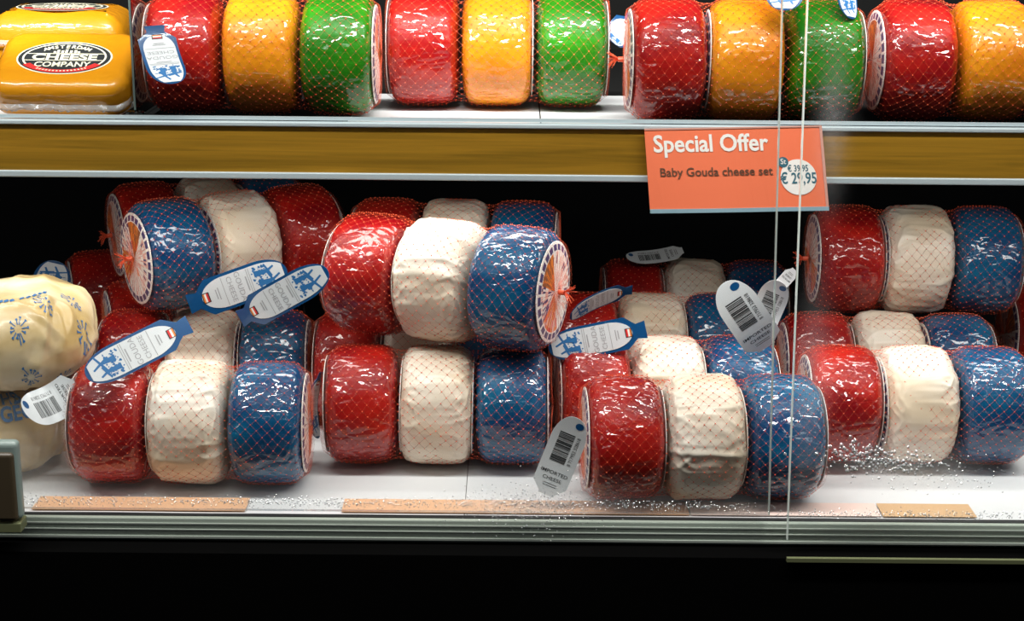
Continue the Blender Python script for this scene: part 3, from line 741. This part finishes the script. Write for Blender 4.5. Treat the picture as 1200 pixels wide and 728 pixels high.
    obj('banner_lettering', mb.mesh('banner_lettering', [M['print_cream']]), lo)
    return root
gp = 'golden cheese packs'
pw = (at_y(153, 100, 0.09) - at_y(-10, 100, 0.09)).length
pc = at_y(70, 126, SH_Y + 0.020)
cheese_pack(Matrix.Translation((pc.x, pc.y + 0.040, SH_Z + 0.0022)) @ Matrix.Rotation(R_(30), 4, 'X') @ Matrix.Translation((0, 0.0, -0.0)) if False else
            Matrix.Translation((pc.x, SH_Y + 0.022, SH_Z + 0.0015)) @ Matrix.Rotation(R_(27), 4, 'X') @ Matrix.Translation((0, 0.044, 0)),
            pw, 0.086, 0.034, at_y(127, 70, 0.10).x - at_y(15, 70, 0.10).x, 'yellow cheese pack with black oval label tilted towards the front on the upper shelf', gp)
p2 = at_y(62, 30, 0.165); w2 = at_y(145, 30, 0.165).x - at_y(-20, 30, 0.165).x
cheese_pack(Matrix.Translation((p2.x, 0.205, SH_Z + 0.0015)) @ Matrix.Rotation(R_(3), 4, 'X'), w2, 0.080, 0.083, 0.081, 'yellow cheese pack lying behind and above the tilted one at the left frame edge', gp, 0.69)

# ================================================================== PAPER WRAPPED CHEESES
def wrapped(cx, cy_, z0, rad, hgt, seed, label, squash=1.0, text=False):
    root = empty('wrapped_cheese', Matrix.Translation((cx, cy_, z0))); tag(root, label, 'cheese', 'paper wrapped cheeses')
    off = Vector((seed * 4.1, seed * 2.3, 0))
    def Sf(th, t, lift=0.0):             # t -1..1 bottom to top
        sa, ca = math.sin(t * math.pi / 2), math.cos(t * math.pi / 2)
        z = hgt / 2 * math.copysign(abs(sa) ** 0.72, sa); r = rad * abs(ca) ** 0.50
        p = Vector((r * math.cos(th), r * math.sin(th) * squash, z))
        q = p * 26 + off
        d = noise.noise(p * 16 + off) * 0.004 + abs(noise.noise(q)) * -0.003
        for fq, am in ((15, .0030), (24, .0020), (40, .0010)):
            d += max(0.0, 1 - abs(noise.noise(Vector((p.x, p.y, p.z * .6)) * fq + off * fq)) * 6) * am
        n = Vector((p.x, p.y, p.z * 1.6)); n = n.normalized() if n.length > 1e-6 else Vector((0, 0, 1))
        return p + n * (d + lift) + Vector((0, 0, hgt / 2))
    nu, nv = 90, 300; vs = [Sf(2 * math.pi * j / nv, -1 + 2 * i / nu) for i in range(nu + 1) for j in range(nv)]
    fs = [(i*nv+j, i*nv+(j+1) % nv, (i+1)*nv+(j+1) % nv, (i+1)*nv+j) for i in range(nu) for j in range(nv)]
    fs += [tuple(range(nv - 1, -1, -1)), tuple(nu*nv+j for j in range(nv))]
    mb = MB(); mb.add(vs, fs); obj('paper_wrap', mb.mesh('paper_wrap', [M['cream']], True), root)
    # printed dandelions
    mb = MB(); rnd = random.Random(seed)
    def D(th, t, x, y, l=0.0006): return Sf(th + x / rad, t + y / (hgt * 0.62), l)
    def stroke(th, t, x0, y0, x1, y1, wd):
        dx, dy = x1 - x0, y1 - y0; ll = math.hypot(dx, dy) or 1; nx, ny = -dy / ll * wd, dx / ll * wd
        mb.add([D(th, t, x0 - nx, y0 - ny), D(th, t, x1 - nx, y1 - ny), D(th, t, x1 + nx, y1 + ny), D(th, t, x0 + nx, y0 + ny)], [(0, 1, 2, 3)])
    fl = [(-1.15, 0.30), (-0.72, 0.62), (-0.62, -0.40), (-0.30, 0.05), (-1.05, -0.25), (-1.75, 0.25), (-1.55, -0.55), (-2.1, 0.05), (-0.15, 0.55)] if not text else [(-0.62, 0.62), (-1.9, 0.5)]
    for th, t in fl:
        for k in range(11):
            a = 6.283 * k / 11 + rnd.uniform(-.1, .1); r1 = rnd.uniform(.0045, .0085)
            stroke(th, t, .0030 * math.cos(a), .0030 * math.sin(a), r1 * math.cos(a), r1 * math.sin(a), .00035)
            stroke(th, t, r1 * math.cos(a), r1 * math.sin(a), (r1 + .0012) * math.cos(a), (r1 + .0012) * math.sin(a), .0009)
        stroke(th, t, 0.0, -0.003, 0.001, -0.010, .0004)
    if not text:
        for k in range(5): stroke(-0.95 + k * .13, 0.80, -.004, 0, .004, 0.001, .0007)
        for k in range(4): stroke(-1.45 + k * .1, 0.78, -.003, 0, .003, 0.001, .0014)
    obj('flower_print', mb.mesh('flower_print', [M['print_blue']]), root)
    if text:
        mb = MB()
        for s, tt, thx in (('HB', 0.50, -1.02), ('GEC', 0.24, -0.98)):
            v2, f2 = text_geo(s, 0.015, 0.03); mb.add([D(thx, tt, x, y, .0012) for x, y in v2], f2)
        obj('lettering', mb.mesh('lettering', [M['print_blue']]), root)
    return root
w2c = at_z(-4, 490, 0.039)
wrapped(w2c.x, w2c.y + 0.0, 0.0012, 0.066, 0.074, 2, 'lower paper wrapped cheese on the deck with blue lettering', text=True)
w1c = at_z(10, 393, 0.115)
wrapped(w1c.x, w1c.y, 0.0795, 0.074, 0.076, 5, 'upper paper wrapped cheese with blue dandelion print, stacked at the left edge')

# ================================================================== ACRYLIC DIVIDER
dx = at_y(157, 100, SH_Y + 0.02).x
dv = empty('shelf_divider', Matrix.Translation((dx, SH_Y + 0.02, SH_Z))); tag(dv, 'clear acrylic divider between the yellow packs and the leftmost cheese set', 'divider')
mb = MB(); mb.box((-0.0012, 0.0, 0.003), (0.0012, 0.26, 0.13)); obj('divider_panel', bevelled(mb, 'divider_panel', [M['acrylic']], 0.0005), dv)
mb = MB(); mb.box((-0.006, -0.004, 0.0006), (0.006, 0.26, 0.0030)); mb.box((-0.007, -0.006, 0.0030), (0.007, 0.004, 0.0110)); obj('divider_foot', bevelled(mb, 'divider_foot', [M['acrylic']], 0.001), dv)
mb = MB(); mb.box((-0.0008, -0.0012, 0.012), (0.0008, 0.0002, 0.13)); obj('divider_edge', mb.mesh('divider_edge', [M['foggedge']]), dv)

# ================================================================== GLASS PANES
def pane(name, px_top, px_bot, py_bot, Y, xfar, fog, label, side):
    t = at_y(px_top, 0, Y); b = at_y(px_bot, py_bot, Y); zt_, zb_ = 0.62, b.z
    k = (t.x - b.x) / (t.z - b.z); xt, xb = b.x + k * (zt_ - b.z), b.x
    root = empty(name, Matrix.Translation((xb, Y, zb_))); tag(root, label, 'glass pane')
    H = zt_ - zb_; th = 0.004; far = xfar - xb
    vs = [(0, 0, 0), (xt - xb, 0, H), (far, 0, H), (far, 0, 0)]; vs += [(x, th, z) for x, y, z in vs]
    mb = MB(); mb.add(vs, [(0, 1, 2, 3), (4, 7, 6, 5), (1, 5, 6, 2), (0, 3, 7, 4), (3, 2, 6, 7)])
    obj('pane', mb.mesh('pane', [glass_mat(name + '_glass', fog)]), root)
    mb = MB(); e = -0.0010 if side > 0 else 0.0010
    mb.add([(0, 0, 0), (xt - xb, 0, H), (xt - xb, th, H), (0, th, 0), (e, 0, 0), (xt - xb + e, 0, H), (xt - xb + e, th, H), (e, th, 0)], [(0,1,2,3), (4,7,6,5), (0,4,5,1), (1,5,6,2), (2,6,7,3), (3,7,4,0)])
    eo = obj('polished_edge', mb.mesh('polished_edge', [M['edge']]), root); eo['label'] = 'bright polished vertical edge'
    return root, Matrix.Translation((xb, Y, zb_))
xl = -0.62
g1, g1m = pane('glass_pane', 918, 902, 604, -0.066, xl, [(-0.62, 0.035, 0.05, 0.035, 0.22), (-0.40, 0.0, 0.5, 0.014, 0.12), (-0.185, 0.004, 0.045, 0.016, 0.30)], 'left glass pane in front of the lower cheeses, ending behind the sign text', 1)
g2, g2m = pane('glass_pane', 946, 922, 633, -0.0725, XR, [(0.012, 0.13, 0.012, 0.06, 0.09), (0.016, 0.33, 0.010, 0.05, 0.09), (0.010, 0.58, 0.012, 0.03, 0.07), (0.085, 0.062, 0.05, 0.014, 0.14), (0.2, 0.020, 0.5, 0.016, 0.04)], 'right glass pane with misted edge in front of the right cheeses', -1)
# condensation drops
def drops(root, spots, seed):
    rnd = random.Random(seed); mb = MB()
    for (cx, cz, rx, rz, n, r0, r1) in spots:
        for k in range(n):
            x = rnd.gauss(cx, rx) ; z = rnd.gauss(cz, rz); r = rnd.uniform(r0, r1)
            vs = [(x, -r * .55, z)] + [(x + r * .75 * math.cos(a), -r * .38, z + r * .75 * math.sin(a)) for a in (0.3, 1.35, 2.4, 3.44, 4.5, 5.5)] + [(x + r * math.cos(a), 0, z + r * math.sin(a)) for a in (0.3, 1.35, 2.4, 3.44, 4.5, 5.5)]
            fs = [(0, 1 + (i+1) % 6, 1 + i) for i in range(6)] + [(1 + i, 1 + (i+1) % 6, 7 + (i+1) % 6, 7 + i) for i in range(6)]
            mb.add(vs, fs)
    o = obj('water_drops', mb.mesh('water_drops', [M['drop']], True), root); o['kind'] = 'stuff'; o['label'] = 'tiny condensation drops'
drops(g1, [(-0.60 + 0.06 * i, 0.0075, 0.035, 0.0022, 150, 0.0003, 0.0008) for i in range(10)] + [(-0.185, 0.004, 0.030, 0.010, 500, 0.0003, 0.0007), (-0.63, 0.05, 0.012, 0.02, 30, 0.0006, 0.0016)], 3)
drops(g2, [(0.075, 0.066, 0.022, 0.0055, 260, 0.0005, 0.0014), (0.05, 0.072, 0.012, 0.006, 70, 0.0008, 0.0018), (0.12, 0.055, 0.03, 0.008, 120, 0.0003, 0.0009)] + [(0.03 + 0.05 * i, 0.0225, 0.03, 0.0018, 90, 0.0003, 0.0008) for i in range(5)], 5)

# ================================================================== LEFT CLAMP
a = at_y(-40, 520, -0.085); b = at_y(26, 626, -0.085)
cl = empty('pane_clamp', Matrix.Translation(((a.x + b.x) / 2, -0.085, b.z))); tag(cl, 'dark brown clamp block with pale rounded rim at the lower left corner', 'clamp')
ww = (b.x - a.x) / 2; hh = a.z - b.z
mb = MB(); mb.box((-ww, 0, 0.010), (ww - 0.0028, 0.016, hh - 0.008)); obj('block', bevelled(mb, 'block', [M['bracket']], 0.003, 3), cl)
mb = MB(); mb.box((-ww, 0.003, 0.010), (ww, 0.014, hh)); obj('rim', bevelled(mb, 'rim', [M['foggedge']], 0.004, 4), cl)
mb = MB(); mb.box((-ww, 0.001, 0.0), (ww - 0.001, 0.018, 0.0085)); obj('foot', bevelled(mb, 'foot', [M['olive']], 0.001), cl)
